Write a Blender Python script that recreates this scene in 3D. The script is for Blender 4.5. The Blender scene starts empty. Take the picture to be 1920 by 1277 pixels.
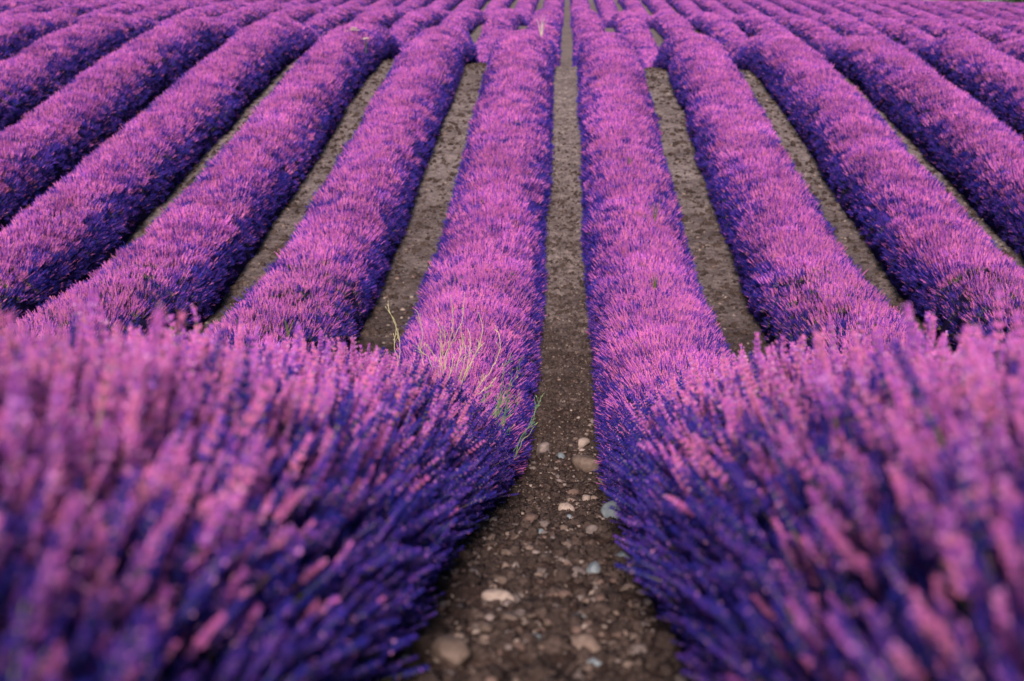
import bpy, math, random
import numpy as np
from mathutils import Vector, Matrix, Euler

rng = np.random.default_rng(11)
random.seed(11)
sc = bpy.context.scene
col = sc.collection

# ------------------------------------------------------------------ camera, world, sun, exposure
F = 2667.0                       # focal length in pixels of the 1920 wide photograph
PITCH = math.radians(13.9)
YAW = math.radians(2.15)
CAM = Vector((0.022, 0.0, 0.0))   # heights are measured from the lens

cam_d = bpy.data.cameras.new('camera')
cam = bpy.data.objects.new('camera', cam_d)
col.objects.link(cam)
cam_d.lens = 50.0
cam_d.sensor_width = 36.0
cam_d.clip_start = 0.05
cam_d.clip_end = 3000
cam_d.dof.use_dof = True
cam_d.dof.focus_distance = 8.2
cam_d.dof.aperture_fstop = 3.2
cam.location = CAM
cam.rotation_euler = (math.radians(90) - PITCH, 0, YAW)
sc.camera = cam
CAMR = cam.rotation_euler.to_matrix()

SUN_EL = math.radians(29)
SUN_AZ = math.radians(-1)        # measured from straight behind the camera, negative = from the left
sdir = Vector((math.sin(SUN_AZ) * math.cos(SUN_EL), -math.cos(SUN_AZ) * math.cos(SUN_EL), math.sin(SUN_EL)))

world = bpy.data.worlds.new('World')
sc.world = world
world.use_nodes = True
wn = world.node_tree
wn.nodes.clear()
sky = wn.nodes.new('ShaderNodeTexSky')
sky.sky_type = 'NISHITA'
sky.sun_disc = False
sky.sun_elevation = SUN_EL
sky.sun_rotation = math.atan2(sdir.x, sdir.y)
sky.air_density = 1.0
sky.dust_density = 0.3
sky.ozone_density = 6.0
bg = wn.nodes.new('ShaderNodeBackground')
bg.inputs['Strength'].default_value = 0.05
wo = wn.nodes.new('ShaderNodeOutputWorld')
wn.links.new(sky.outputs[0], bg.inputs[0])
wn.links.new(bg.outputs[0], wo.inputs[0])

sun_d = bpy.data.lights.new('sun', 'SUN')
sun_d.energy = 5.0
sun_d.angle = math.radians(9)
sun_d.color = (1.0, 0.74, 0.68)
sun = bpy.data.objects.new('sun', sun_d)
col.objects.link(sun)
sun.rotation_euler = (-sdir).to_track_quat('-Z', 'Y').to_euler()

sc.view_settings.view_transform = 'Standard'
sc.view_settings.look = 'None'
sc.view_settings.gamma = 1.0
sc.view_settings.exposure = 0.24
sc.view_settings.use_curve_mapping = False
sc.render.engine = 'CYCLES'
sc.cycles.max_bounces = 6
sc.cycles.diffuse_bounces = 3
sc.cycles.transmission_bounces = 3
sc.cycles.use_denoising = True

# ------------------------------------------------------------------ small helpers
def tag(o, label=None, cat=None, group=None, kind=None):
    if label: o['label'] = label
    if cat: o['category'] = cat
    if group: o['group'] = group
    if kind: o['kind'] = kind
    return o

def mesh_np(name, V, Fc, mats, fmat=None, smooth=False):
    me = bpy.data.meshes.new(name)
    V = np.asarray(V, dtype=np.float32)
    if isinstance(Fc, np.ndarray):
        n, k = Fc.shape
        me.vertices.add(len(V)); me.vertices.foreach_set('co', V.ravel())
        me.loops.add(n * k); me.loops.foreach_set('vertex_index', Fc.astype(np.int32).ravel())
        me.polygons.add(n)
        me.polygons.foreach_set('loop_start', np.arange(0, n * k, k, dtype=np.int32))
        me.update(calc_edges=True)
    else:
        me.from_pydata([tuple(map(float, v)) for v in V], [], Fc)
        me.update()
    for m in mats: me.materials.append(m)
    if fmat is not None:
        me.polygons.foreach_set('material_index', np.asarray(fmat, dtype=np.int32))
    me.polygons.foreach_set('use_smooth', np.full(len(me.polygons), smooth))
    return me

def link(name, data, parent=None):
    o = bpy.data.objects.new(name, data)
    col.objects.link(o)
    if parent is not None: o.parent = parent
    return o

def _h(ix, iy, s):
    a = np.sin(ix * 127.1 + iy * 311.7 + s * 74.7) * 43758.5453
    return a - np.floor(a)

def vnoise(x, y, s=0):
    x = np.asarray(x, float); y = np.asarray(y, float)
    ix = np.floor(x); iy = np.floor(y); fx = x - ix; fy = y - iy
    fx = fx * fx * (3 - 2 * fx); fy = fy * fy * (3 - 2 * fy)
    a = _h(ix, iy, s); b = _h(ix + 1, iy, s); c = _h(ix, iy + 1, s); d = _h(ix + 1, iy + 1, s)
    return (a + (b - a) * fx) * (1 - fy) + (c + (d - c) * fx) * fy - 0.5   # -0.5..0.5

def fbm(x, y, s=0, o=4):
    r = 0; a = 1.0; f = 1.0
    for k in range(o):
        r = r + a * vnoise(x * f, y * f, s + k * 13.7); a *= 0.5; f *= 2.03
    return r

# ------------------------------------------------------------------ lie of the land
KY = np.array([-400, -40, -6, 0,   2,   2.6, 3.9, 5.0, 6.5, 8.0, 9.3, 10.5, 12,  14,  16,   18,   21,   24,   27.5, 30.5, 33,  37,  44,  53,  59,  65,  71,  80,  90,  98, 105, 110, 114, 135, 300, 1500], float)
KG = np.array([0.5,  0.5, .65,.78,1.12, 1.32,1.64,1.98,2.50,2.98,3.30, 3.48,3.58,3.58,3.50, 3.22, 2.80, 2.36, 1.87, 1.57, 1.66,2.42,2.88,2.50,1.90,1.65,1.9,2.35,1.95,1.45,1.1,1.0,1.05, 2.2, 4.0,  8.0], float)
_gy = np.arange(-400, 1500, 0.1)
_gz = np.interp(_gy, KY, KG)
_k = np.hanning(17); _k /= _k.sum()
_gz = np.convolve(np.pad(_gz, 8, mode='edge'), _k, 'valid')

def ground(x, y):
    x = np.asarray(x, float); y = np.asarray(y, float)
    yy = y + 0.06 * x * np.clip((y - 12) / 18, 0, 1)          # the crests run slightly across the rows
    g = -np.interp(yy, _gy, _gz)
    c = np.clip((y - 14) / 16, 0, 1)
    g = g - 0.024 * x * c * c * (3 - 2 * c)
    g = g + 0.10 * vnoise(x / 9.0, y / 11.0, 3) * np.clip((y - 12) / 15, 0, 1) * 1.6
    return g

def ray(px, py):
    d = CAMR @ Vector(((px - 960) / F, -(py - 638.5) / F, -1))
    return d

def at_depth(px, py, Y):
    d = ray(px, py)
    return CAM + d * (Y / d.y)

def on_top(px, py):
    """where a line of sight meets the crown of the rows"""
    d = ray(px, py)
    for Y in np.arange(4, 110, 0.05):
        p = CAM + d * (Y / d.y)
        if p.z < float(ground(p.x, p.y)) + .70: break
    return p

def on_ground(px, py):
    d = ray(px, py)
    last = None
    for Y in np.arange(1.2, 120, 0.02):
        p = CAM + d * (Y / d.y)
        if p.z < float(ground(p.x, p.y)):
            return p
    return p

def project(P):
    q = (np.asarray(P, float) - np.array(CAM)) @ np.array(CAMR)
    z = -q[:, 2]
    return 960 + F * q[:, 0] / z, 638.5 - F * q[:, 1] / z, z

# ------------------------------------------------------------------ materials
def new_mat(name):
    m = bpy.data.materials.new(name); m.use_nodes = True
    nt = m.node_tree; nt.nodes.clear()
    out = nt.nodes.new('ShaderNodeOutputMaterial')
    return m, nt, out

def ramp(nt, stops, interp='LINEAR'):
    r = nt.nodes.new('ShaderNodeValToRGB'); cr = r.color_ramp; cr.interpolation = interp
    while len(cr.elements) < len(stops): cr.elements.new(0.5)
    for e, (p, c) in zip(cr.elements, stops):
        e.position = p; e.color = (*c, 1)
    return r

def plant_mat(name, stops, trans=0.25, rough=0.6, vary=True):
    m, nt, out = new_mat(name)
    at = nt.nodes.new('ShaderNodeAttribute'); at.attribute_name = 'rnd'
    oi = nt.nodes.new('ShaderNodeObjectInfo')
    ad = nt.nodes.new('ShaderNodeMath'); ad.operation = 'ADD'
    fr = nt.nodes.new('ShaderNodeMath'); fr.operation = 'FRACT'
    nt.links.new(at.outputs['Fac'], ad.inputs[0]); nt.links.new(oi.outputs['Random'], ad.inputs[1])
    nt.links.new(ad.outputs[0], fr.inputs[0])
    r = ramp(nt, stops)
    nt.links.new(fr.outputs[0], r.inputs[0])
    # patches of slightly different bloom along the field (each plant has its own colour)
    geo = nt.nodes.new('ShaderNodeNewGeometry')
    nz = nt.nodes.new('ShaderNodeTexNoise'); nz.inputs['Scale'].default_value = 1.1; nz.inputs['Detail'].default_value = 2
    nt.links.new(geo.outputs['Position'], nz.inputs['Vector'])
    mr = nt.nodes.new('ShaderNodeMapRange'); mr.inputs['From Min'].default_value = 0.3; mr.inputs['From Max'].default_value = 0.7
    mr.inputs['To Min'].default_value = 0.80; mr.inputs['To Max'].default_value = 1.2
    nt.links.new(nz.outputs['Fac'], mr.inputs['Value'])
    hs = nt.nodes.new('ShaderNodeHueSaturation')
    nt.links.new(r.outputs[0], hs.inputs['Color']); nt.links.new(mr.outputs[0], hs.inputs['Value'])
    d = nt.nodes.new('ShaderNodeBsdfPrincipled')
    d.inputs['Roughness'].default_value = rough
    d.inputs['Specular IOR Level'].default_value = 0.15
    t = nt.nodes.new('ShaderNodeBsdfTranslucent')
    mx = nt.nodes.new('ShaderNodeMixShader'); mx.inputs[0].default_value = trans
    nt.links.new(hs.outputs[0], d.inputs['Base Color']); nt.links.new(hs.outputs[0], t.inputs['Color'])
    nt.links.new(d.outputs[0], mx.inputs[1]); nt.links.new(t.outputs[0], mx.inputs[2])
    nt.links.new(mx.outputs[0], out.inputs[0])
    return m

M_calyx = plant_mat('lavender_calyx', [(0.0, (.28, .09, .60)), (0.3, (.54, .15, .64)), (0.65, (.78, .225, .64)), (1.0, (.80, .29, .52))], 0.22)
M_shade_bud = plant_mat('lavender_shade_bud', [(0.0, (.014, .020, .22)), (0.55, (.028, .027, .35)), (0.85, (.10, .045, .42)), (1.0, (.24, .08, .48))], 0.15)  # blue that carries the flanks' shade; also the few buds on the crown
M_petal = plant_mat('lavender_petal', [(0.0, (.50, .22, .85)), (0.5, (.82, .36, .84)), (1.0, (.84, .46, .78))], 0.3)
M_stem = plant_mat('lavender_stem', [(0.0, (.10, .15, .09)), (0.4, (.20, .24, .10)), (0.7, (.22, .13, .22)), (1.0, (.36, .38, .12))], 0.15)
M_leaf = plant_mat('lavender_leaf', [(0.0, (.035, .05, .045)), (0.6, (.05, .075, .05)), (1.0, (.09, .12, .06))], 0.2)
M_twig = plant_mat('yellow_twig', [(0.0, (.56, .57, .28)), (0.5, (.66, .65, .38)), (1.0, (.54, .62, .30))], 0.1)
M_twig_shade = plant_mat('shade_green_twig', [(0.0, (.10, .24, .13)), (0.6, (.16, .32, .16)), (1.0, (.36, .44, .14))], 0.1)  # twigs lower on the flank, their shade put into a greener colour
M_weed = plant_mat('weed_leaf', [(0.0, (.12, .22, .05)), (1.0, (.26, .32, .08))], 0.3)
M_white = plant_mat('white_bloom', [(0.0, (.80, .78, .62)), (1.0, (.86, .84, .70))], 0.2)
M_tree = [plant_mat('tree_leaf_dark', [(0.0, (.02, .05, .03)), (1.0, (.05, .09, .045))], 0.2),
          plant_mat('tree_leaf_olive', [(0.0, (.07, .09, .03)), (1.0, (.16, .17, .05))], 0.2)]

def core_mat():
    m, nt, out = new_mat('lavender_foliage')
    geo = nt.nodes.new('ShaderNodeNewGeometry')
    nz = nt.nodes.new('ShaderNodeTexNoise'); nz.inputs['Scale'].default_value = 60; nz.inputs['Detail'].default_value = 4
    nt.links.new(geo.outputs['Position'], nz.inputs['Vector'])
    r = ramp(nt, [(0.3, (.020, .018, .060)), (0.6, (.045, .032, .12)), (0.8, (.045, .06, .055))])  # navy stops put the flanks' shade into the foliage colour
    nt.links.new(nz.outputs['Fac'], r.inputs[0])
    b = nt.nodes.new('ShaderNodeBsdfDiffuse'); nt.links.new(r.outputs[0], b.inputs[0])
    bp = nt.nodes.new('ShaderNodeBump'); bp.inputs['Strength'].default_value = 1; bp.inputs['Distance'].default_value = 0.03
    nt.links.new(nz.outputs['Fac'], bp.inputs['Height']); nt.links.new(bp.outputs[0], b.inputs['Normal'])
    nt.links.new(b.outputs[0], out.inputs[0])
    return m
M_core = core_mat()

def soil_mat(name, scale=1.0):
    m, nt, out = new_mat(name)
    geo = nt.nodes.new('ShaderNodeNewGeometry')
    def noise(s, d, rough=.55):
        n = nt.nodes.new('ShaderNodeTexNoise'); n.inputs['Scale'].default_value = s; n.inputs['Detail'].default_value = d
        n.inputs['Roughness'].default_value = rough
        nt.links.new(geo.outputs['Position'], n.inputs['Vector']); return n
    def mixc(kind, f, a, b):
        x = nt.nodes.new('ShaderNodeMix'); x.data_type = 'RGBA'; x.blend_type = kind
        if isinstance(f, (int, float)): x.inputs[0].default_value = f
        else: nt.links.new(f, x.inputs[0])
        for v, i in ((a, 6), (b, 7)):
            if isinstance(v, tuple): x.inputs[i].default_value = (*v, 1)
            else: nt.links.new(v, x.inputs[i])
        return x.outputs[2]
    big = noise(1.3, 3); mid = noise(14, 5, .65); fine = noise(90, 4, .7)
    dry = ramp(nt, [(0.3, (.12, .116, .115)), (0.5, (.27, .265, .265)), (0.7, (.44, .43, .43))])      # dry stony crust
    dark_earth = ramp(nt, [(0.3, (.036, .027, .024)), (0.55, (.080, .062, .055)), (0.75, (.16, .135, .122))])  # darker brown earth of the near part
    nt.links.new(mid.outputs['Fac'], dry.inputs[0]); nt.links.new(mid.outputs['Fac'], dark_earth.inputs[0])
    sx = nt.nodes.new('ShaderNodeSeparateXYZ'); nt.links.new(geo.outputs['Position'], sx.inputs[0])
    wob = nt.nodes.new('ShaderNodeMath'); wob.operation = 'MULTIPLY_ADD'; wob.inputs[1].default_value = 9
    nt.links.new(big.outputs['Fac'], wob.inputs[0]); nt.links.new(sx.outputs['Y'], wob.inputs[2])
    mr = nt.nodes.new('ShaderNodeMapRange'); mr.inputs['From Min'].default_value = 15; mr.inputs['From Max'].default_value = 27
    nt.links.new(wob.outputs[0], mr.inputs['Value'])
    c = mixc('MIX', mr.outputs[0], dark_earth.outputs[0], dry.outputs[0])
    r2 = ramp(nt, [(0.3, (.72, .70, .70)), (0.7, (1.2, 1.18, 1.15))]); nt.links.new(big.outputs['Fac'], r2.inputs[0])
    r3 = ramp(nt, [(0.35, (.65, .65, .65)), (0.65, (1.25, 1.22, 1.2))]); nt.links.new(fine.outputs['Fac'], r3.inputs[0])
    c = mixc('MULTIPLY', 1.0, c, r2.outputs[0]); c = mixc('MULTIPLY', 1.0, c, r3.outputs[0])
    vo = nt.nodes.new('ShaderNodeTexVoronoi'); vo.inputs['Scale'].default_value = 22
    nt.links.new(geo.outputs['Position'], vo.inputs['Vector'])
    ch = ramp(nt, [(0.10, (1, 1, 1)), (0.16, (0, 0, 0))]); nt.links.new(vo.outputs['Distance'], ch.inputs[0])
    chip = mixc('MIX', mr.outputs[0], (.24, .20, .17), (.42, .38, .34))
    c = mixc('MIX', ch.outputs[0], c, chip)
    b = nt.nodes.new('ShaderNodeBsdfPrincipled'); b.inputs['Roughness'].default_value = .95
    b.inputs['Specular IOR Level'].default_value = .1
    nt.links.new(c, b.inputs['Base Color'])
    ad = nt.nodes.new('ShaderNodeMath'); ad.operation = 'MULTIPLY_ADD'; ad.inputs[1].default_value = .35
    nt.links.new(fine.outputs['Fac'], ad.inputs[0]); nt.links.new(mid.outputs['Fac'], ad.inputs[2])
    bp = nt.nodes.new('ShaderNodeBump'); bp.inputs['Strength'].default_value = 1; bp.inputs['Distance'].default_value = .05 * scale
    nt.links.new(ad.outputs[0], bp.inputs['Height']); nt.links.new(bp.outputs[0], b.inputs['Normal'])
    nt.links.new(b.outputs[0], out.inputs[0])
    return m
M_soil = soil_mat('field_soil', .8)
M_path = soil_mat('stony_soil', .6)

def stone_mat(name, c0, c1, c2, rough=.75):
    m, nt, out = new_mat(name)
    tc = nt.nodes.new('ShaderNodeTexCoord')
    oi = nt.nodes.new('ShaderNodeObjectInfo')
    n = nt.nodes.new('ShaderNodeTexNoise'); n.inputs['Scale'].default_value = 2.2; n.inputs['Detail'].default_value = 6; n.inputs['Roughness'].default_value = .65
    n.noise_dimensions = '4D'
    nt.links.new(tc.outputs['Object'], n.inputs['Vector'])
    mu = nt.nodes.new('ShaderNodeMath'); mu.operation = 'MULTIPLY'; mu.inputs[1].default_value = 40
    nt.links.new(oi.outputs['Random'], mu.inputs[0]); nt.links.new(mu.outputs[0], n.inputs['W'])
    r = ramp(nt, [(0.3, c0), (0.5, c1), (0.72, c2)])
    nt.links.new(n.outputs['Fac'], r.inputs[0])
    mr = nt.nodes.new('ShaderNodeMapRange'); mr.inputs['To Min'].default_value = .45; mr.inputs['To Max'].default_value = .95
    nt.links.new(oi.outputs['Random'], mr.inputs['Value'])
    hs = nt.nodes.new('ShaderNodeHueSaturation'); nt.links.new(r.outputs[0], hs.inputs['Color']); nt.links.new(mr.outputs[0], hs.inputs['Value'])
    b = nt.nodes.new('ShaderNodeBsdfPrincipled'); b.inputs['Roughness'].default_value = rough; b.inputs['Specular IOR Level'].default_value = .3
    nt.links.new(hs.outputs[0], b.inputs['Base Color'])
    bp = nt.nodes.new('ShaderNodeBump'); bp.inputs['Strength'].default_value = .5; bp.inputs['Distance'].default_value = .01
    nt.links.new(n.outputs['Fac'], bp.inputs['Height']); nt.links.new(bp.outputs[0], b.inputs['Normal'])
    nt.links.new(b.outputs[0], out.inputs[0])
    return m
MS = {
 'tan':   stone_mat('stone_tan', (.15, .12, .095), (.27, .225, .185), (.40, .345, .29)),
 'grey':  stone_mat('stone_grey', (.15, .135, .125), (.27, .245, .23), (.40, .37, .35)),
 'blue grey': stone_mat('stone_blue_grey', (.15, .21, .24), (.26, .36, .40), (.40, .47, .48)),
 'reddish brown': stone_mat('stone_reddish', (.12, .085, .070), (.20, .15, .125), (.30, .24, .21)),
 'cream': stone_mat('stone_cream', (.24, .21, .18), (.40, .36, .31), (.54, .50, .45)),
}
M_clod = stone_mat('soil_clod', (.034, .026, .022), (.075, .059, .052), (.15, .125, .112), .95)

# ------------------------------------------------------------------ the ground
def grid_mesh(name, xs, ys, zf, mat, smooth=True):
    X, Y = np.meshgrid(xs, ys)
    Z = zf(X, Y)
    V = np.stack([X, Y, Z], -1).reshape(-1, 3)
    nx, ny = len(xs), len(ys)
    i = np.arange(nx - 1)[None, :] + nx * np.arange(ny - 1)[:, None]
    Q = np.stack([i, i + 1, i + 1 + nx, i + nx], -1).reshape(-1, 4)
    return mesh_np(name, V, Q, [mat], smooth=smooth)

xs = np.concatenate([[-900, -400, -200, -110, -70], np.arange(-52, -14, .45), np.arange(-14, 12, .15), np.arange(12, 48.1, .45), [70, 110, 200, 400, 900]])
ys = np.concatenate([[-300, -100, -40, -15], np.arange(-8, 0, .5), np.arange(0, 34, .12), np.arange(34, 116, .5), [120, 130, 150, 200, 300, 500, 900, 1400]])
def gz_base(X, Y):
    g = ground(X, Y)
    near = np.clip((40 - Y) / 10, 0, 1)
    dig = np.where((np.abs(X) < .62) & (Y > -3.2) & (Y < 33.7), -.05, 0)   # the fine path sheet lies above this one
    return g + dig + near * (.05 * fbm(X * 2.2, Y * 2.2, 5, 3) + .03 * fbm(X * 7, Y * 7, 9, 2))
gobj = link('field_ground', grid_mesh('field_ground', xs, ys, gz_base, M_soil))
tag(gobj, kind='structure')

def clods(X, Y):
    a = fbm(X * 9, Y * 9, 21, 4)
    b = np.abs(fbm(X * 22, Y * 22, 31, 3))
    return .046 * a + .044 * (0.35 - b)
def gz_path(X, Y):
    edge = np.clip((np.abs(X) - .30) / .25, 0, 1)
    end = np.clip((33.5 - Y) / 1.5, 0, 1)
    return ground(X, Y) + .004 + clods(X, Y) * (.4 + .6 * end) + .02 * edge - (1 - end) * .03
pobj = link('stony_path', grid_mesh('stony_path', np.arange(-.60, .601, .016), np.concatenate([np.arange(-3, 7, .016), np.arange(7, 18, .03), np.arange(18, 34, .06)]), gz_path, M_path))
tag(pobj, kind='structure')

# ------------------------------------------------------------------ lavender flower prototypes (shared meshes)
class Geo:
    def __init__(s): s.V = []; s.F = []; s.M = []; s.R = []
    def add(s, vs, fs, mi, r):
        b = len(s.V); s.V += [tuple(v) for v in vs]; s.R += [r] * len(vs)
        for f in fs: s.F.append(tuple(b + i for i in f)); s.M.append(mi)
    def build(s, name, mats, smooth=False):
        me = mesh_np(name, s.V, s.F, mats, s.M, smooth)
        a = me.attributes.new('rnd', 'FLOAT', 'POINT'); a.data.foreach_set('value', s.R)
        return me

def frame(d):
    d = d.normalized()
    u = d.orthogonal().normalized()
    return d, u, d.cross(u)

def bipyr(g, base, d, L, w, mi, r, n=4, mid=.45):
    d, u, v = frame(d)
    vs = [base] + [base + d * (L * mid) + (u * math.cos(2 * math.pi * k / n) + v * math.sin(2 * math.pi * k / n)) * w for k in range(n)] + [base + d * L]
    fs = [(0, 1 + (k + 1) % n, 1 + k) for k in range(n)] + [(n + 1, 1 + k, 1 + (k + 1) % n) for k in range(n)]
    g.add(vs, fs, mi, r)

def tube(g, pts, r0, r1, mi, r, n=3):
    m = len(pts); vs = []; fs = []
    for i, p in enumerate(pts):
        d = (pts[min(i + 1, m - 1)] - pts[max(i - 1, 0)])
        d, u, v = frame(d)
        rr = r0 + (r1 - r0) * i / (m - 1)
        for k in range(n):
            a = 2 * math.pi * k / n
            vs.append(p + (u * math.cos(a) + v * math.sin(a)) * rr)
    for i in range(m - 1):
        for k in range(n):
            fs.append((i * n + k, i * n + (k + 1) % n, (i + 1) * n + (k + 1) % n, (i + 1) * n + k))
    fs.append(tuple((m - 1) * n + k for k in range(n)))
    g.add(vs, fs, mi, r)

R = random.Random(5)
def spike_detailed(seed, shade_bud=False):
    """One flowering stem: thin square stem, whorls of small calyces, a few open petals."""
    R = random.Random(seed); g = Geo()
    r0 = R.random()
    bend = Vector((R.uniform(-.02, .02), R.uniform(-.02, .02), 0))
    H = R.uniform(.13, .16)
    def axis(t): return Vector((0, 0, H * t)) + bend * (t * t)
    tube(g, [axis(-.25), axis(.3), axis(.7), axis(1.0), axis(1.35)], .0016, .0011, 2, R.random())
    L = R.uniform(.052, .078); nw = R.choice([6, 7, 8])
    top = axis(1.0); dd = (axis(1.1) - axis(.9)).normalized()
    for w in range(nw):
        f = w / (nw - 1)
        p = top + dd * (L * f)
        if w == 0 and R.random() < .5: p = p - dd * .012           # a stray lower whorl
        rad = .0062 * (1 - .55 * f) * (1 if w else .8)
        n = 6 if f < .8 else 4
        ph = R.random() * 6
        for k in range(n):
            a = ph + 2 * math.pi * k / n + R.uniform(-.25, .25)
            o = Vector((math.cos(a), math.sin(a), 0))
            d = (o * (1.0 - .55 * f) + dd * 1.05)
            bipyr(g, p + o * .0015, d, .0125 * (1 - .25 * f) * R.uniform(.85, 1.2), .0031 * (1 - .3 * f), 4 if shade_bud else 0, (r0 * .6 + .35 * R.random()) % 1, 4)
            if R.random() < (.04 if shade_bud else .30) * (1 - .4 * f):
                q = p + d.normalized() * .010
                s = R.uniform(.0035, .0055)
                dn, u, v = frame(d)
                c = q + dn * .003
                g.add([q, c + u * s, c + (u + v) * s * .8, c + v * s, c - u * s, c - (u + v) * s * .7, c - v * s], [(0, 1, 2), (0, 2, 3), (0, 4, 5), (0, 5, 6)], 1, R.random())
    bipyr(g, top + dd * (L * .93), dd, .015, .0032, 4 if shade_bud else 0, .93, 5, .3)
    # narrow leaves low on the stem
    for k in range(R.choice([0, 1, 2])):
        a = R.random() * 6.28; o = Vector((math.cos(a), math.sin(a), .9)).normalized()
        b = axis(R.uniform(0, .45)); s = Vector((-o.y, o.x, 0)).normalized() * .0022; l = R.uniform(.03, .05)
        g.add([b - s, b + s, b + o * l * .6 + s, b + o * l, b + o * l * .6 - s], [(0, 1, 2, 3, 4)], 5 if seed % 5 == 0 else 3, R.random())
    return g.build('lavender_spike_mesh', [M_calyx, M_petal, M_stem, M_leaf, M_shade_bud, M_weed])

def tuft(seed, n, spread, hl, hw, sl, levels=3, sides=4, splay=.5, stem=.0016, shade_bud=.15):
    """A handful of flowering stems fanning out of one point of the cushion."""
    R = random.Random(seed); g = Geo()
    for i in range(n):
        a = R.random() * 6.283; q = math.sqrt(R.random())
        b = Vector((math.cos(a), math.sin(a), 0)) * q * spread
        d = (Vector((0, 0, 1)) + Vector((math.cos(a), math.sin(a), 0)) * q * splay + Vector((R.gauss(0, .10), R.gauss(0, .10), 0))).normalized()
        mi = 4 if R.random() < shade_bud else 0; s = sl * R.uniform(.7, 1.15); L = hl * R.uniform(.75, 1.2); r = R.random()
        e = b + d * s
        tube(g, [b, e], stem, stem * .8, 2, R.random())
        for k in range(levels):
            f = k / levels
            w = hw * (1 - .5 * f) * R.uniform(.85, 1.15)
            bipyr(g, e + d * (L * f * .92), d + Vector((R.gauss(0, .06), R.gauss(0, .06), 0)), L / levels * 1.35, w, mi, (r * .75 + .2 * R.random()) % 1, sides, .42)
        if R.random() < (.35 if mi == 0 else .05):
            o = Vector((R.gauss(0, 1), R.gauss(0, 1), 0)).normalized()
            c = e + d * (L * R.uniform(.2, .8)) + o * hw
            t = hw * .7
            g.add([c, c + d * t + o * t, c + d.cross(o) * t + o * t * .5], [(0, 1, 2)], 1, R.random())
    return g.build('lavender_tuft_mesh', [M_calyx, M_petal, M_stem, M_leaf, M_shade_bud, M_weed])

spikes = [spike_detailed(100 + i) for i in range(10)]
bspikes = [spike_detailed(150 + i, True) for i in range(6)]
mids = [tuft(200 + i, 20, .042, .060, .0048, .10, 4, 4, .45) for i in range(7)]
bmids = [tuft(250 + i, 20, .042, .060, .0048, .10, 4, 4, .45, shade_bud=.93) for i in range(5)]
fars = [tuft(300 + i, 26, .065, .075, .0047, .085, 2, 3, .34, .0013) for i in range(7)]
bfars = [tuft(350 + i, 26, .065, .075, .0047, .085, 2, 3, .34, .0013, shade_bud=.93) for i in range(5)]
vfar = [tuft(400 + i, 30, .14, .08, .0095, .07, 1, 3, .6, .003) for i in range(6)]
bvfar = [tuft(450 + i, 30, .14, .08, .0095, .07, 1, 3, .6, .003, shade_bud=.93) for i in range(5)]
protos = bpy.data.collections.new('lavender prototypes')     # never linked to the scene: only instanced
ranges = {}
cnt = 0
for key, ms in (('spike', spikes), ('bspike', bspikes), ('mid', mids), ('bmid', bmids), ('far', fars), ('bfar', bfars), ('vfar', vfar), ('bvfar', bvfar)):
    ranges[key] = (cnt, len(ms))
    for m in ms:
        protos.objects.link(bpy.data.objects.new('proto_%03d' % cnt, m)); cnt += 1

def scatter_tree(name, collection):
    ng = bpy.data.node_groups.new(name, 'GeometryNodeTree')
    ng.interface.new_socket('Geometry', in_out='INPUT', socket_type='NodeSocketGeometry')
    ng.interface.new_socket('Geometry', in_out='OUTPUT', socket_type='NodeSocketGeometry')
    gi = ng.nodes.new('NodeGroupInput'); go = ng.nodes.new('NodeGroupOutput')
    ci = ng.nodes.new('GeometryNodeCollectionInfo'); ci.inputs['Collection'].default_value = collection
    ci.inputs['Separate Children'].default_value = True; ci.inputs['Reset Children'].default_value = True
    io = ng.nodes.new('GeometryNodeInstanceOnPoints'); io.inputs['Pick Instance'].default_value = True
    def attr(n, t):
        a = ng.nodes.new('GeometryNodeInputNamedAttribute'); a.data_type = t; a.inputs['Name'].default_value = n
        return a.outputs[0]
    e2r = ng.nodes.new('FunctionNodeEulerToRotation')
    ng.links.new(gi.outputs[0], io.inputs['Points']); ng.links.new(ci.outputs[0], io.inputs['Instance'])
    ng.links.new(attr('idx', 'INT'), io.inputs['Instance Index'])
    ng.links.new(attr('rot', 'FLOAT_VECTOR'), e2r.inputs[0]); ng.links.new(e2r.outputs[0], io.inputs['Rotation'])
    ng.links.new(attr('scl', 'FLOAT_VECTOR'), io.inputs['Scale'])
    ng.links.new(io.outputs[0], go.inputs[0])
    return ng

def euler_from(D, spin):
    D = D / np.linalg.norm(D, axis=1, keepdims=True)
    th = np.arccos(np.clip(D[:, 2], -1, 1)); ph = np.arctan2(D[:, 1], D[:, 0])
    ct, st, cp, sp, cs, ss = np.cos(th), np.sin(th), np.cos(ph), np.sin(ph), np.cos(spin), np.sin(spin)
    R00 = cp * ct * cs - sp * ss; R10 = sp * ct * cs + cp * ss
    R20 = -st * cs; R21 = st * ss; R22 = ct
    return np.stack([np.arctan2(R21, R22), np.arcsin(np.clip(-R20, -1, 1)), np.arctan2(R10, R00)], 1)

def scatter_obj(name, P, E, S, I, tree, parent=None):
    me = bpy.data.meshes.new(name)
    me.vertices.add(len(P)); me.vertices.foreach_set('co', P.astype(np.float32).ravel())
    a = me.attributes.new('rot', 'FLOAT_VECTOR', 'POINT'); a.data.foreach_set('vector', E.astype(np.float32).ravel())
    a = me.attributes.new('scl', 'FLOAT_VECTOR', 'POINT'); a.data.foreach_set('vector', S.astype(np.float32).ravel())
    a = me.attributes.new('idx', 'INT', 'POINT'); a.data.foreach_set('value', I.astype(np.int32))
    o = link(name, me, parent)
    mod = o.modifiers.new('scatter', 'NODES'); mod.node_group = tree
    o['kind'] = 'stuff'
    return o
LAV = scatter_tree('lavender_scatter', protos)

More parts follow.
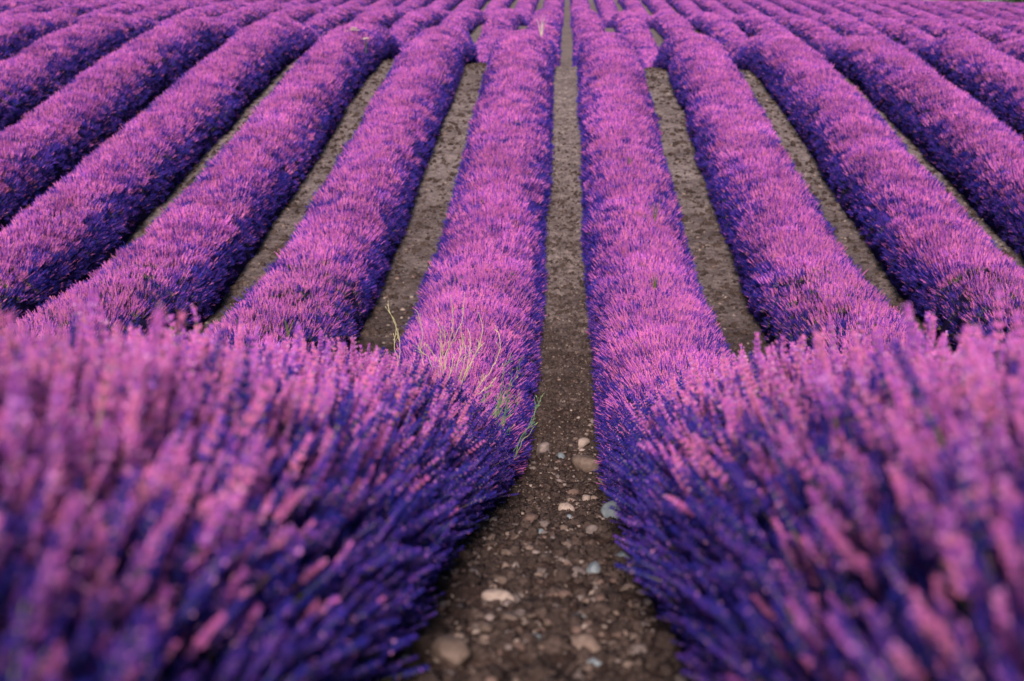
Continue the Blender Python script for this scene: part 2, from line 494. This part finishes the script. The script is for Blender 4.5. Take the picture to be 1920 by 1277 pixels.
# ------------------------------------------------------------------ lavender rows
SP = 1.80                                # distance between rows
HW, HH = .62, .65                        # half width and height of the leafy cushion
PL = .42                                 # distance between plants in a row

def row_params(xc, Y, side):
    """half width and height of the cushion along a row; side = -1 / +1"""
    s = xc * 3.1
    plant = np.cos(2 * np.pi * (Y / PL + vnoise(Y * .3, xc, 2)))
    w = (HW - .04 * np.clip((Y - 30) / 10, 0, 1)) * (1 + .13 * vnoise(Y / 1.1, side * 7.3 + s, 1) + .06 * vnoise(Y / .3, side * 3.7 + s, 4)) + .006 * plant
    w = w + np.where((xc > 0) & (side < 0), .06, -.01) * np.clip((5.5 - Y) / 2, 0, 1) * np.clip((Y + 1) / 2, 0, 1)
    hs = .75 + .25 * np.clip((Y - 4.5) / 5, 0, 1)              # younger, lower plants at the head of the rows
    w = w + np.where((abs(xc) < 1) & (xc < 0) & (side > 0), .08, 0) * np.clip((Y - 8) / 4, 0, 1)
    h = hs * HH * (1 + .10 * vnoise(Y / 2.0, s, 6) + .04 * vnoise(Y / .4, s, 8)) + .005 * plant
    return w, h

def surf(xc, Y, T):
    w, h = row_params(xc, Y, np.where(T < math.pi / 2, 1.0, -1.0))
    # blend the two sides over the top so that there is no step
    w2, _ = row_params(xc, Y, np.where(T < math.pi / 2, -1.0, 1.0))
    k = np.clip(np.abs(np.cos(T)) / .4, 0, 1); w = w * (.5 + .5 * k) + w2 * (.5 - .5 * k)
    cx = xc + .05 * vnoise(Y / 2.3, xc * 1.7, 15)
    c, s = np.cos(T), np.sin(T)
    ac, as_ = np.abs(c).clip(1e-3), np.abs(s).clip(1e-3)
    zf = as_ ** .85                                            # share of the full height
    pinch = 1 - .07 * (1 - zf) ** 1.2                          # the cushion overhangs its foot
    X = cx + w * np.sign(c) * ac ** .95 * pinch
    lump = 1 + .05 * vnoise(Y / .22, T * 3 + xc, 17)
    Z = ground(X * .2 + cx * .8, Y) + h * zf * lump
    nx = h * .85 * as_ ** -.15 * c; nz = w * .95 * ac ** -.05 * s - .25 * h * (1 - zf) * 1.0
    N = np.stack([nx, 0 * c, nz], -1); N /= np.linalg.norm(N, axis=-1, keepdims=True)
    return np.stack([X, Y, Z], -1), N

def x_range(Y):
    """what the frame shows at that distance, a few steps wider"""
    return -(0.402 * Y + 4.2), (0.332 * Y + 4.2)

FIELD_END = 112.0
ORD = ['first', 'second', 'third', 'fourth', 'fifth', 'sixth', 'seventh', 'eighth', 'ninth', 'tenth', 'eleventh', 'twelfth', 'thirteenth', 'fourteenth', 'fifteenth', 'sixteenth', 'seventeenth', 'eighteenth', 'nineteenth', 'twentieth', 'twenty-first', 'twenty-second', 'twenty-third', 'twenty-fourth', 'twenty-fifth', 'twenty-sixth']

def row_label(k, side):
    s = 'left' if side < 0 else 'right'
    if k == 0:
        return ('bushy lavender row bordering the stony path on its left, yellow twigs growing through it' if side < 0
                else 'bushy lavender row bordering the stony path on its right, without twigs')
    return '%s lavender row to the %s of the central stony path, pink tops and shade-blue flanks' % (ORD[k], s)

def build_row(k, side):
    xc = side * SP * (k + .5)
    ax = abs(xc)
    slope, off = (0.402, 4.2) if side < 0 else (0.332, 4.2)
    Y0 = -4.0 if ax < off + .5 else (ax - off) / slope
    Y0 = max(-4.0, Y0)
    if Y0 > FIELD_END - 4: return
    base = link('lavender_row', None)
    base.location = (xc, Y0, float(ground(xc, Y0)))
    tag(base, row_label(k, side), 'lavender row', 'rows of flowering lavender')
    o3 = np.array(base.location)
    # leafy cushion
    ysr = np.concatenate([np.arange(Y0, min(16, FIELD_END), .10) if Y0 < 16 else [], np.arange(max(Y0, 16), min(36, FIELD_END), .2) if Y0 < 36 else [], np.arange(max(Y0, 36), FIELD_END + .1, .5)])
    ts = np.linspace(-.12, math.pi + .12, 13)
    T, Y = np.meshgrid(ts, ysr)
    P, _ = surf(xc, Y, np.clip(T, .0, math.pi))
    P[..., 2] -= np.where((T < 0) | (T > math.pi), .12, 0)
    # rounded row ends
    endf = np.clip((FIELD_END - Y) / .5, .05, 1) ** .5
    G = ground(P[..., 0], P[..., 1]); P[..., 2] = G + (P[..., 2] - G) * endf
    nx, ny = len(ts), len(ysr)
    i = np.arange(nx - 1)[None, :] + nx * np.arange(ny - 1)[:, None]
    Q = np.stack([i, i + nx, i + 1 + nx, i + 1], -1).reshape(-1, 4)
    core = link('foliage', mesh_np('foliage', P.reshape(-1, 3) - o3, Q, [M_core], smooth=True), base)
    # flowering stems
    PP, DD, SS, II = [], [], [], []
    zones = [('spike', .7, 7.6, 3600), ('mid', -4, .7, 60), ('mid', 7.6, 15, 260), ('far', 15, 36, 230), ('vfar', 36, FIELD_END, 60)]
    if ax > SP: zones = [('mid', -4, 15, 120), zones[3], zones[4]]
    for key, a, b, dens in zones:
        a = max(a, Y0)
        if b <= a: continue
        n = int((b - a) * 1.55 * dens)
        Yp = rng.uniform(a, b, n)
        Tp = rng.uniform(.02, math.pi - .02, n)
        # stems fan out of each plant: thin out the seams between plants
        ph = Yp / PL + vnoise(Yp * .3, xc, 2)
        loc = (ph + .5) % 1 - .5                       # -0.5..0.5 from plant centre
        if key != 'vfar':
            keep = rng.random(n) > .25 * np.clip((np.abs(loc) - .33) / .17, 0, 1)
            Yp, Tp, loc = Yp[keep], Tp[keep], loc[keep]
        n = len(Yp)
        P, N = surf(xc, Yp, Tp)
        up = np.array([0, 0, 1.0])
        D = N * .72 + up * .60 + rng.normal(0, .10, (n, 3))
        D[:, 1] += loc * .30
        P = P - N * (.05 + .03 * rng.random((n, 1)))
        P[:, 2] = np.maximum(P[:, 2], ground(P[:, 0], P[:, 1]) + .01)
        s = rng.normal(1, .13, n).clip(.6, 1.4)
        s *= 1 + .14 * vnoise(Yp / .5, Tp * 2 + xc, 12)
        if key == 'spike': s *= .84 * np.where(rng.random(n) < .13, rng.uniform(1.1, 1.45, n), 1)
        s *= .55 + .45 * np.clip(np.sin(Tp) / .75, 0, 1)      # shorter stems low on the flanks
        S = np.stack([s * (.84 if key == 'spike' else 1)] * 2 + [s], 1)
        lo, cntk = ranges[key]
        lb, cb = ranges['b' + key]
        # flank shade put into colour: low stems mostly blue, crown in full bloom
        p_shade = np.clip(.5 + 1.85 * (.76 - .10 * np.clip((6.5 - Yp) / 3, 0, 1) + .02 * np.clip((Yp - 25) / 15, 0, 1) - np.sin(Tp)) + .22 * vnoise(Yp / .5, Tp * 2, 33) + .3 * vnoise(Yp * 5, Tp * 9, 35), .04, .985)
        isb = rng.random(n) < p_shade
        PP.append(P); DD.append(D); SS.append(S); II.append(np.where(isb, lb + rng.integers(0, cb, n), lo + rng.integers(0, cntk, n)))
    if not PP: return
    P = np.concatenate(PP); D = np.concatenate(DD); S = np.concatenate(SS); I = np.concatenate(II)
    E = euler_from(D, rng.uniform(0, 6.283, len(P)))
    # the stems that show largest are parts of their own
    if k == 0:
        px, py, z = project(P + D * .15)
        ok = (px > -10) & (px < 1930) & (py > 0) & (py < 1290) & (z > .5) & (I < ranges['mid'][0])
        order = np.argsort(np.where(ok, z, 1e9))[:300]
        pick = np.zeros(len(P), bool); pick[order] = True; pick &= ok
        for j in np.nonzero(pick)[0]:
            f = link('flower_spike', (spikes + bspikes)[I[j]], base)
            f.location = P[j] - o3; f.rotation_euler = E[j]; f.scale = S[j]
        P, E, S, I = P[~pick], E[~pick], S[~pick], I[~pick]
    scatter_obj('flowering_stems', P - o3, E, S, I, LAV, base)
    return base

for k in range(24):
    build_row(k, -1)
for k in range(20):
    build_row(k, 1)

# ------------------------------------------------------------------ stones
def stone_mesh(seed, mat, sub=2, flat=.62, rough=.14, freq=1.6):
    import bmesh
    bm = bmesh.new(); bmesh.ops.create_icosphere(bm, subdivisions=sub, radius=1)
    r = random.Random(seed)
    planes = [(Vector((r.gauss(0, 1), r.gauss(0, 1), r.gauss(0, 1))).normalized(), r.uniform(.62, .92)) for _ in range(7)]
    ax = (r.uniform(.9, 1.3), r.uniform(.65, .95), flat * r.uniform(.8, 1.2))
    from mathutils import noise
    for v in bm.verts:
        p = v.co.copy()
        for n, d in planes:
            e = p.dot(n)
            if e > d: p -= n * (e - d) * .8
        p *= 1 + rough * noise.noise(p * freq + Vector((seed, 0, 0)))
        if freq > 2: p *= 1 + .35 * noise.noise(p * 7 + Vector((seed, 3, 0)))
        v.co = Vector((p.x * ax[0], p.y * ax[1], p.z * ax[2]))
    me = bpy.data.meshes.new('stone_mesh'); bm.to_mesh(me); bm.free()
    me.materials.append(mat)
    me.polygons.foreach_set('use_smooth', [sub > 1] * len(me.polygons))
    return me

def path_z(x, y):
    return float(gz_path(np.array([x]), np.array([y]))[0])

def place_stone(mesh, p, size, label, sink=.35, rot=None, cat='stone'):
    o = link('stone', mesh)
    o.scale = (size, size, size)
    o.rotation_euler = rot or (random.uniform(-.25, .25), random.uniform(-.25, .25), random.uniform(0, 6.28))
    o.location = (p[0], p[1], path_z(p[0], p[1]) + size * (.5 - sink))
    tag(o, label, cat, 'stones lying on the central path')
    return o

taken = []; marks = []
#        px    py   width colour label
heroes = [
 (1100, 882, 44, 'tan', 'large rounded tan stone in the narrow of the path between the two near bushes', 31),
 (1019, 855, 32, 'grey', 'upright grey and tan stone against the left bush where the path narrows', 32),
 (1093, 838, 23, 'cream', 'pale cracked stone in the middle of the path just beyond the large tan stone', 33),
 (1052, 862, 17, 'blue grey', 'small flat bluish stone between the upright grey stone and the large tan stone', 34),
 (1148, 985, 58, 'blue grey', 'broad flat bluish grey stone near the right bush, widest of its colour', 35),
 (1061, 967, 26, 'cream', 'round cream stone left of the broad bluish stone', 36),
 (1154, 932, 28, 'blue grey', 'bluish stone tucked against the right bush below the large tan stone', 37),
 (1140, 910, 30, 'cream', 'long pale stone lying flat under the overhang of the right bush', 38),
 (929, 991, 22, 'grey', 'small pointed pale grey stone near the left bush', 39),
 (889, 1050, 30, 'tan', 'tan stone with rounded top beside the left bush', 40),
 (1013, 1007, 18, 'blue grey', 'small bright bluish pebble in the middle of the path', 41),
 (1111, 1008, 30, 'grey', 'grey stone directly in front of the broad bluish stone', 42),
 (1085, 1090, 34, 'grey', 'light grey stone, left one of a touching pair in the middle of the path', 43),
 (1112, 1084, 36, 'blue grey', 'smooth bluish stone, right one of a touching pair in the middle of the path', 44),
 (1195, 1088, 38, 'cream', 'long cream stone lying by the right bush, brightest there', 45),
 (1178, 1113, 30, 'tan', 'squarish tan stone just below the long cream stone by the right bush', 46),
 (935, 1143, 46, 'cream', 'broad pale stone left of the middle of the path', 47),
 (968, 1122, 24, 'cream', 'small long pale pebble right above the broad pale stone', 48),
 (992, 1212, 34, 'blue grey', 'rounded bluish stone in the blurred near part of the path', 49),
 (912, 1210, 28, 'tan', 'pinkish tan pebble in the blurred near part left of the rounded bluish stone', 50),
 (1090, 1225, 60, 'tan', 'large tan stone in the blurred near part right of the middle', 51),
 (1170, 1180, 40, 'grey', 'grey elongated stone in the blurred near part along the right bush', 52),
 (845, 1262, 80, 'tan', 'largest brownish stone, at the bottom edge of the picture along the left bush', 53),
 (1225, 1262, 66, 'tan', 'big tan stone at the bottom edge of the picture along the right bush', 54),
 (1075, 930, 22, 'reddish brown', 'reddish stone in front of the large tan stone', 55),
 (1060, 1150, 26, 'reddish brown', 'reddish brown stone between the touching pair and the blurred near part', 56),
]
for px, py, w, c, lab, sd in heroes:
    p = on_ground(px, py)
    dist = (p - CAM).length
    size = w / F * dist / 2 * 1.12
    place_stone(stone_mesh(sd, MS[c], 3, .92 if sd < 34 else .66, .13), p, size, lab, sink=.0)
    taken.append((p.x, p.y, size)); marks.append((p.x, p.y, sd))

stone_lib = {c: [stone_mesh(500 + 17 * j + i, MS[c], 2, .6, .34) for j in range(4)] for i, c in enumerate(MS)}
clod_lib = [stone_mesh(700 + j, M_clod, 3, .8, .75, 2.6) for j in range(5)]
SHORT = {31: 'the large tan stone in the narrows', 32: 'the upright grey stone', 33: 'the pale cracked stone', 34: 'the small flat bluish stone', 35: 'the broad bluish stone',
         36: 'the round cream stone', 37: 'the bluish stone against the right bush', 38: 'the long pale overhung stone', 39: 'the pointed pale grey stone', 40: 'the tan stone by the left bush',
         41: 'the bright bluish pebble', 42: 'the broad bluish stone', 43: 'the touching pair', 44: 'the touching pair', 45: 'the long cream stone', 46: 'the squarish tan stone',
         47: 'the broad pale stone', 48: 'the small long pale pebble', 49: 'the rounded bluish near stone', 50: 'the pinkish tan pebble', 51: 'the large blurred tan stone',
         52: 'the grey elongated stone', 53: 'the brownish bottom edge stone', 54: 'the big tan bottom edge stone', 55: 'the reddish stone', 56: 'the reddish brown stone'}
def where(x, y):
    mx, my, sd = min(marks, key=lambda m: (m[0] - x) ** 2 + ((m[1] - y) * .5) ** 2)
    if y > 10.3: return ('far beyond ' if y > 10.9 else 'well beyond ') + SHORT[sd]
    dx, dy = x - mx, y - my
    if abs(dx) > abs(dy): return ('right of ' if dx > 0 else 'left of ') + SHORT[sd]
    return ('behind ' if dy > 0 else 'in front of ') + SHORT[sd]
n_ind = 0
colours = ['tan', 'grey', 'reddish brown', 'cream', 'blue grey']
cw = [.42, .28, .12, .12, .06]
tries = 0
while n_ind < 262 and tries < 6000:
    tries += 1
    y = 1.9 + 9.5 * random.random() ** 1.7
    x = random.uniform(-.33, .33)
    s = random.choice([.009, .012, .014, .016, .019, .024]) * random.uniform(.8, 1.25) * (1 + .03 * y)
    if any((x - a) ** 2 + (y - b) ** 2 < (s + c) ** 2 * 1.3 for a, b, c in taken): continue
    taken.append((x, y, s))
    c = random.choices(colours, cw)[0]
    size = 'small' if s < .016 else ('middling' if s < .023 else 'larger')
    place_stone(random.choice(stone_lib[c]), (x, y), s, '%s %s path stone %s' % (size, c, where(x, y)), sink=.22)
    n_ind += 1

# everything smaller: gravel and clods as loose stuff
gcol = bpy.data.collections.new('gravel prototypes')
gi = 0
gl = []
for c in ('tan', 'grey', 'reddish brown', 'cream'):
    for m in stone_lib[c][:2]:
        gcol.objects.link(bpy.data.objects.new('proto_%03d' % gi, m)); gi += 1
nst = gi
for m in clod_lib:
    gcol.objects.link(bpy.data.objects.new('proto_%03d' % gi, m)); gi += 1
GRV = scatter_tree('gravel_scatter', gcol)
def gravel(name, P, s, stones, label, cat):
    n = len(P)
    E = np.stack([rng.uniform(-.5, .5, n), rng.uniform(-.5, .5, n), rng.uniform(0, 6.28, n)], 1)
    S = s[:, None] * rng.uniform(.75, 1.25, (n, 3))
    I = rng.integers(0, nst, n) if stones else nst + rng.integers(0, gi - nst, n)
    o = scatter_obj(name, P, E, S, I, GRV)
    tag(o, label, cat)
def path_points(n, y0, y1, xw=.42, pw=1.0):
    y = y0 + (y1 - y0) * rng.random(n) ** pw; x = rng.uniform(-xw, xw, n)
    k = rng.random(n) > (y - 14) / 13
    x, y = x[k], y[k]
    return np.stack([x, y, gz_path(x, y)], 1)
P = path_points(15000, .8, 27, .42, 2.0); gravel('gravel', P, .003 + .014 * rng.random(len(P)) ** 2.2, True, 'small mixed gravel strewn over the brown soil of the central path', 'gravel')
P = path_points(15000, .8, 27, .45, 2.0)
for a, b, c in taken:
    P = P[(P[:, 0] - a) ** 2 + (P[:, 1] - b) ** 2 > (c * 1.35) ** 2]
gravel('soil_clods', P, .006 + .021 * rng.random(len(P)) ** 1.9, False, 'dark crumbly clods of earth covering the central path', 'soil')
# the lanes between the other rows and the far part of the central one
LP = []; LS = []
for lane in range(-8, 9):
    xl = lane * SP
    y0, y1 = (12.0, 45.0)
    n = int((y1 - y0) * .8 * 130)
    x = xl + rng.uniform(-.42, .42, n); y = y0 + (y1 - y0) * rng.random(n) ** 1.2
    if lane == 0: sel = y > 16
    else: sel = y > 9
    x, y = x[sel], y[sel]
    LP.append(np.stack([x, y, gz_base(x, y)], 1)); LS.append(.009 + .026 * rng.random(len(x)) ** 3)
P = np.concatenate(LP); s = np.concatenate(LS)
h = rng.random(len(P)) < .35
gravel('gravel', P[h], s[h], True, 'scattered pale gravel in the lanes between the rear lavender rows', 'gravel')
gravel('soil_clods', P[~h], s[~h] * 1.3, False, 'grey brown clods in the lanes between the rear lavender rows', 'soil')

# ------------------------------------------------------------------ weeds and twigs
def zoom3(x, y): return 650 + x / 3.193, 540 + y / 3.193
def smooth_pts(pts, n=10):
    out = []
    m = len(pts)
    for i in range(m - 1):
        p0 = pts[max(i - 1, 0)]; p1 = pts[i]; p2 = pts[i + 1]; p3 = pts[min(i + 2, m - 1)]
        k = max(2, n // (m - 1))
        for j in range(k):
            t = j / k
            out.append(.5 * ((2 * p1) + (p2 - p0) * t + (2 * p0 - 5 * p1 + 4 * p2 - p3) * t * t + (3 * p1 - p0 - 3 * p2 + p3) * t ** 3))
    out.append(pts[-1])
    return out

def twig_thing(name, label, cat, base_px, depth, stems, mat, rad=.0042, group=None, side=True):
    bp = at_depth(*base_px, depth)
    root = link(name, None); root.location = bp
    tag(root, label, cat, group)
    R = random.Random(len(stems) * 7 + int(depth * 10))
    for st in stems:
        g = Geo()
        dz = R.uniform(-.16, .16)
        P = [at_depth(*zoom3(*q), depth + dz * (1 - i / len(st)) + R.uniform(-.02, .02)) for i, q in enumerate(st)]
        foot = P[-1] + (bp - P[-1]) * .35 + Vector((R.uniform(-.02, .02), .04, -.12))
        P = smooth_pts(P + [foot], 14)
        P = [p + Vector((R.gauss(0, .0025), R.gauss(0, .0025), R.gauss(0, .002))) for p in P]
        P.reverse()
        tube(g, [p - bp for p in P], rad, rad * .55, 0, R.random(), 5)
        if side:
            for q in range(R.randint(4, 8)):           # little side shoots
                i = R.randint(3, len(P) - 3)
                d = (P[i + 1] - P[i]).normalized() + Vector((R.uniform(-.8, .8), R.uniform(-.5, .5), .2))
                l = R.uniform(.02, .06)
                tube(g, [P[i] - bp, P[i] - bp + d.normalized() * l], rad * .5, rad * .3, 0, R.random(), 4)
                bipyr(g, P[i] - bp + d.normalized() * l * .9, d, .018, .003, 0, R.random())
        bipyr(g, P[-1] - bp, P[-1] - P[-2], .02, rad, 0, R.random())
        link('stem', g.build('stem', [mat]), root)
    return root

twig_thing('dry_twigs', 'pair of thin yellow twigs standing apart, left of the main yellow clump', 'weed', (742, 665), 9.0,
    [[(247, 90), (262, 150), (298, 215), (288, 300), (290, 365)], [(250, 112), (280, 190), (312, 290), (318, 345)]], M_twig, .0026)
twig_thing('dry_twigs', 'spreading clump of thin yellow twigs rising from the crown of the left bush', 'weed', (838, 715), 8.6,
    [[(415, 140), (440, 190), (452, 300), (445, 400)], [(533, 190), (558, 250), (566, 330), (560, 430)], [(575, 240), (588, 300), (570, 430)],
     [(622, 55), (637, 150), (628, 260), (600, 380)], [(703, 40), (698, 160), (670, 250), (620, 340), (585, 420)], [(680, 230), (695, 310), (680, 400), (655, 470)],
     [(700, 290), (712, 380), (700, 450)], [(730, 255), (744, 340), (728, 430), (712, 500)], [(795, 160), (813, 230), (797, 340), (757, 420)],
     [(893, 238), (917, 300), (912, 400), (850, 510)], [(500, 365), (528, 410), (535, 470)], [(425, 350), (450, 390), (485, 412)], [(640, 400), (632, 460), (620, 520)],
     [(800, 345), (770, 400), (735, 470)], [(820, 525), (805, 580), (770, 640)], [(885, 552), (840, 600), (780, 640)], [(740, 480), (690, 500), (680, 590)]], M_twig, .0026)
gst = [[(992, 410), (965, 450), (940, 495)], [(1057, 410), (1035, 480), (1010, 545), (975, 600)], [(985, 515), (980, 570), (960, 640)], [(1037, 630), (1020, 700), (975, 760), (920, 820)],
       [(1170, 640), (1145, 690), (1120, 750), (1080, 850)], [(1127, 670), (1130, 740), (1100, 830), (1040, 900)], [(950, 580), (930, 640), (900, 700)], [(1120, 830), (1090, 880), (1050, 920)]]
RR = random.Random(3)
for i in range(20):
    x = RR.uniform(780, 1010); y = RR.uniform(610, 830)
    gst.append([(x, y), (x - RR.uniform(5, 30), y + RR.uniform(25, 50)), (x - RR.uniform(20, 70), y + RR.uniform(60, 110))])
twig_thing('shade_green_weed', 'tangle of twigs coloured shade green on the shaded flank of the left bush above the path', 'weed', (925, 830), 7.9, gst, M_twig_shade, .0021)

def weed(px, py, Y, n, h, mat, label, name='grass_tuft'):
    p = on_top(px, py)
    root = link(name, None); root.location = p; tag(root, label, 'weed')
    R = random.Random(int(px))
    for i in range(n):
        g = Geo(); a = R.random() * 6.28; l = h * R.uniform(.6, 1.1); t = R.uniform(.1, .35)
        P = [Vector((math.cos(a) * t * l * q * q, math.sin(a) * t * l * q * q, l * (q - .35))) for q in (0, .35, .7, 1)]
        tube(g, P, .0065, .002, 0, R.random(), 3)
        link('blade', g.build('blade', [mat]), root)
weed(1229, 408, 16.8, 9, .34, M_weed, 'green grass tuft upright in the top of the first row right of the path')
weed(1228, 545, 14.2, 9, .30, M_weed, 'tallest green tuft, on the first row right of the path nearest the front bushes')
weed(1180, 312, 19.5, 10, .22, M_weed, 'low patch of green grass high up on the first row right of the path')
weed(540, 625, 5.6, 6, .2, M_weed, 'green blades among the front lavender of the left bush')
#weed(1752, 590, 12.5, 5, .14, M_twig, 'short yellow green sprig at the lane edge behind the right front bush')
weed(1015, 66, 31.5, 12, .62, M_white, 'straw pale tuft on the crest just left of the central path')

def wild_flower(px, py, Y, n, rad, mat, label):
    p = on_top(px, py) + Vector((0, 0, .08))
    root = link('wild_flower', None); root.location = p; tag(root, label, 'flower')
    R = random.Random(int(px) + 1)
    g = Geo(); h = Geo()
    for i in range(n):
        b = Vector((R.gauss(0, rad), R.gauss(0, rad), R.gauss(0, rad * .4)))
        tube(g, [b * .3 + Vector((0, 0, -.3)), b], .004, .003, 0, R.random(), 3)
        for k in range(6):
            a = k * 1.047 + R.random(); bipyr(h, b, Vector((math.cos(a), math.sin(a), .5)), .05, .014, 0, R.random())
    link('stalks', g.build('stalks', [M_weed]), root)
    link('petals', h.build('petals', [mat]), root)
wild_flower(660, 64, 31.2, 7, .07, M_white, 'cream wild flowers on the crest of the third row left of the path')
wild_flower(685, 80, 30.6, 3, .03, M_white, 'single small white flower below the cream ones on the same crest')

# ------------------------------------------------------------------ trees behind the field
def tree(x, y, h, wid, mat, label):
    z = float(ground(x, y))
    root = link('tree', None); root.location = (x, y, z - .05); tag(root, label, 'tree', 'trees behind the far end of the field')
    R = random.Random(int(x * 10)); m_bark = M_clod
    g = Geo()
    tube(g, [Vector((0, 0, 0)), Vector((.1, 0, h * .3)), Vector((.05, .1, h * .6)), Vector((0, 0, h * .85))], .22, .05, 0, .3, 7)
    for i in range(6):
        a = R.random() * 6.28; b = h * R.uniform(.15, .5)
        tube(g, [Vector((.05, 0, b)), Vector((math.cos(a) * wid * .3, math.sin(a) * wid * .3, b + h * .12)), Vector((math.cos(a) * wid * .42, math.sin(a) * wid * .42, b + h * .22))], .08, .02, 0, .4, 5)
    link('trunk', g.build('trunk', [m_bark]), root)
    rs = np.random.default_rng(int(x * 7) % 1000)
    nb = 46
    cl = rs.normal(0, 1, (nb, 3)); cl /= np.linalg.norm(cl, axis=1, keepdims=True); cl *= rs.random((nb, 1)) ** .4
    cl = cl * [wid * .5, wid * .5, h * .48] + [0, 0, h * .53]
    n = 5200
    c = cl[rs.integers(0, nb, n)] + rs.normal(0, 1, (n, 3)) * [wid * .085, wid * .085, h * .06]
    c[:, 2] = np.maximum(c[:, 2], .1)
    u = rs.normal(0, 1, (n, 3)); u /= np.linalg.norm(u, axis=1, keepdims=True)
    v = np.cross(u, rs.normal(0, 1, (n, 3))); v /= np.linalg.norm(v, axis=1, keepdims=True)
    s = rs.uniform(.07, .15, (n, 1))
    V = np.stack([c - u * s, c + v * s * .6, c + u * s, c - v * s * .6], 1).reshape(-1, 3)
    Q = np.arange(4 * n).reshape(n, 4)
    me = mesh_np('crown', V, Q, [mat])
    a = me.attributes.new('rnd', 'FLOAT', 'POINT'); a.data.foreach_set('value', np.repeat(rs.random(n), 4))
    link('crown', me, root)
tx = [(13.5, 126, 5, 4.5, 0), (19, 128, 6, 5.5, 1), (24.5, 127, 7, 5, 0), (29, 129, 6, 5.5, 0), (34, 127, 5.5, 5, 1), (39, 128, 7, 6, 0), (45, 130, 6, 6, 0)]
tl = ['dark green tree leftmost of those behind the far edge of the field', 'olive green tree second from the left behind the far edge of the field', 'tall dark tree in the middle of the line, left of a broader one',
      'broad dark tree just left of the second olive tree behind the field', 'olive coloured tree with a pale boulder to its right behind the field', 'tall dark tree at the right end of the visible line', 'dark tree beyond the right edge of the line behind the field']
for (x, y, h, w, k), l in zip(tx, tl): tree(x, y, h, w, M_tree[k], l)
b = link('boulder', stone_mesh(900, MS['cream'], 3, .8, .3)); b.scale = (.6, .5, .6)
b.location = (37.2, 121, float(ground(37.2, 121)) + .35); tag(b, 'pale cream boulder at the far right edge beyond the field', 'boulder')
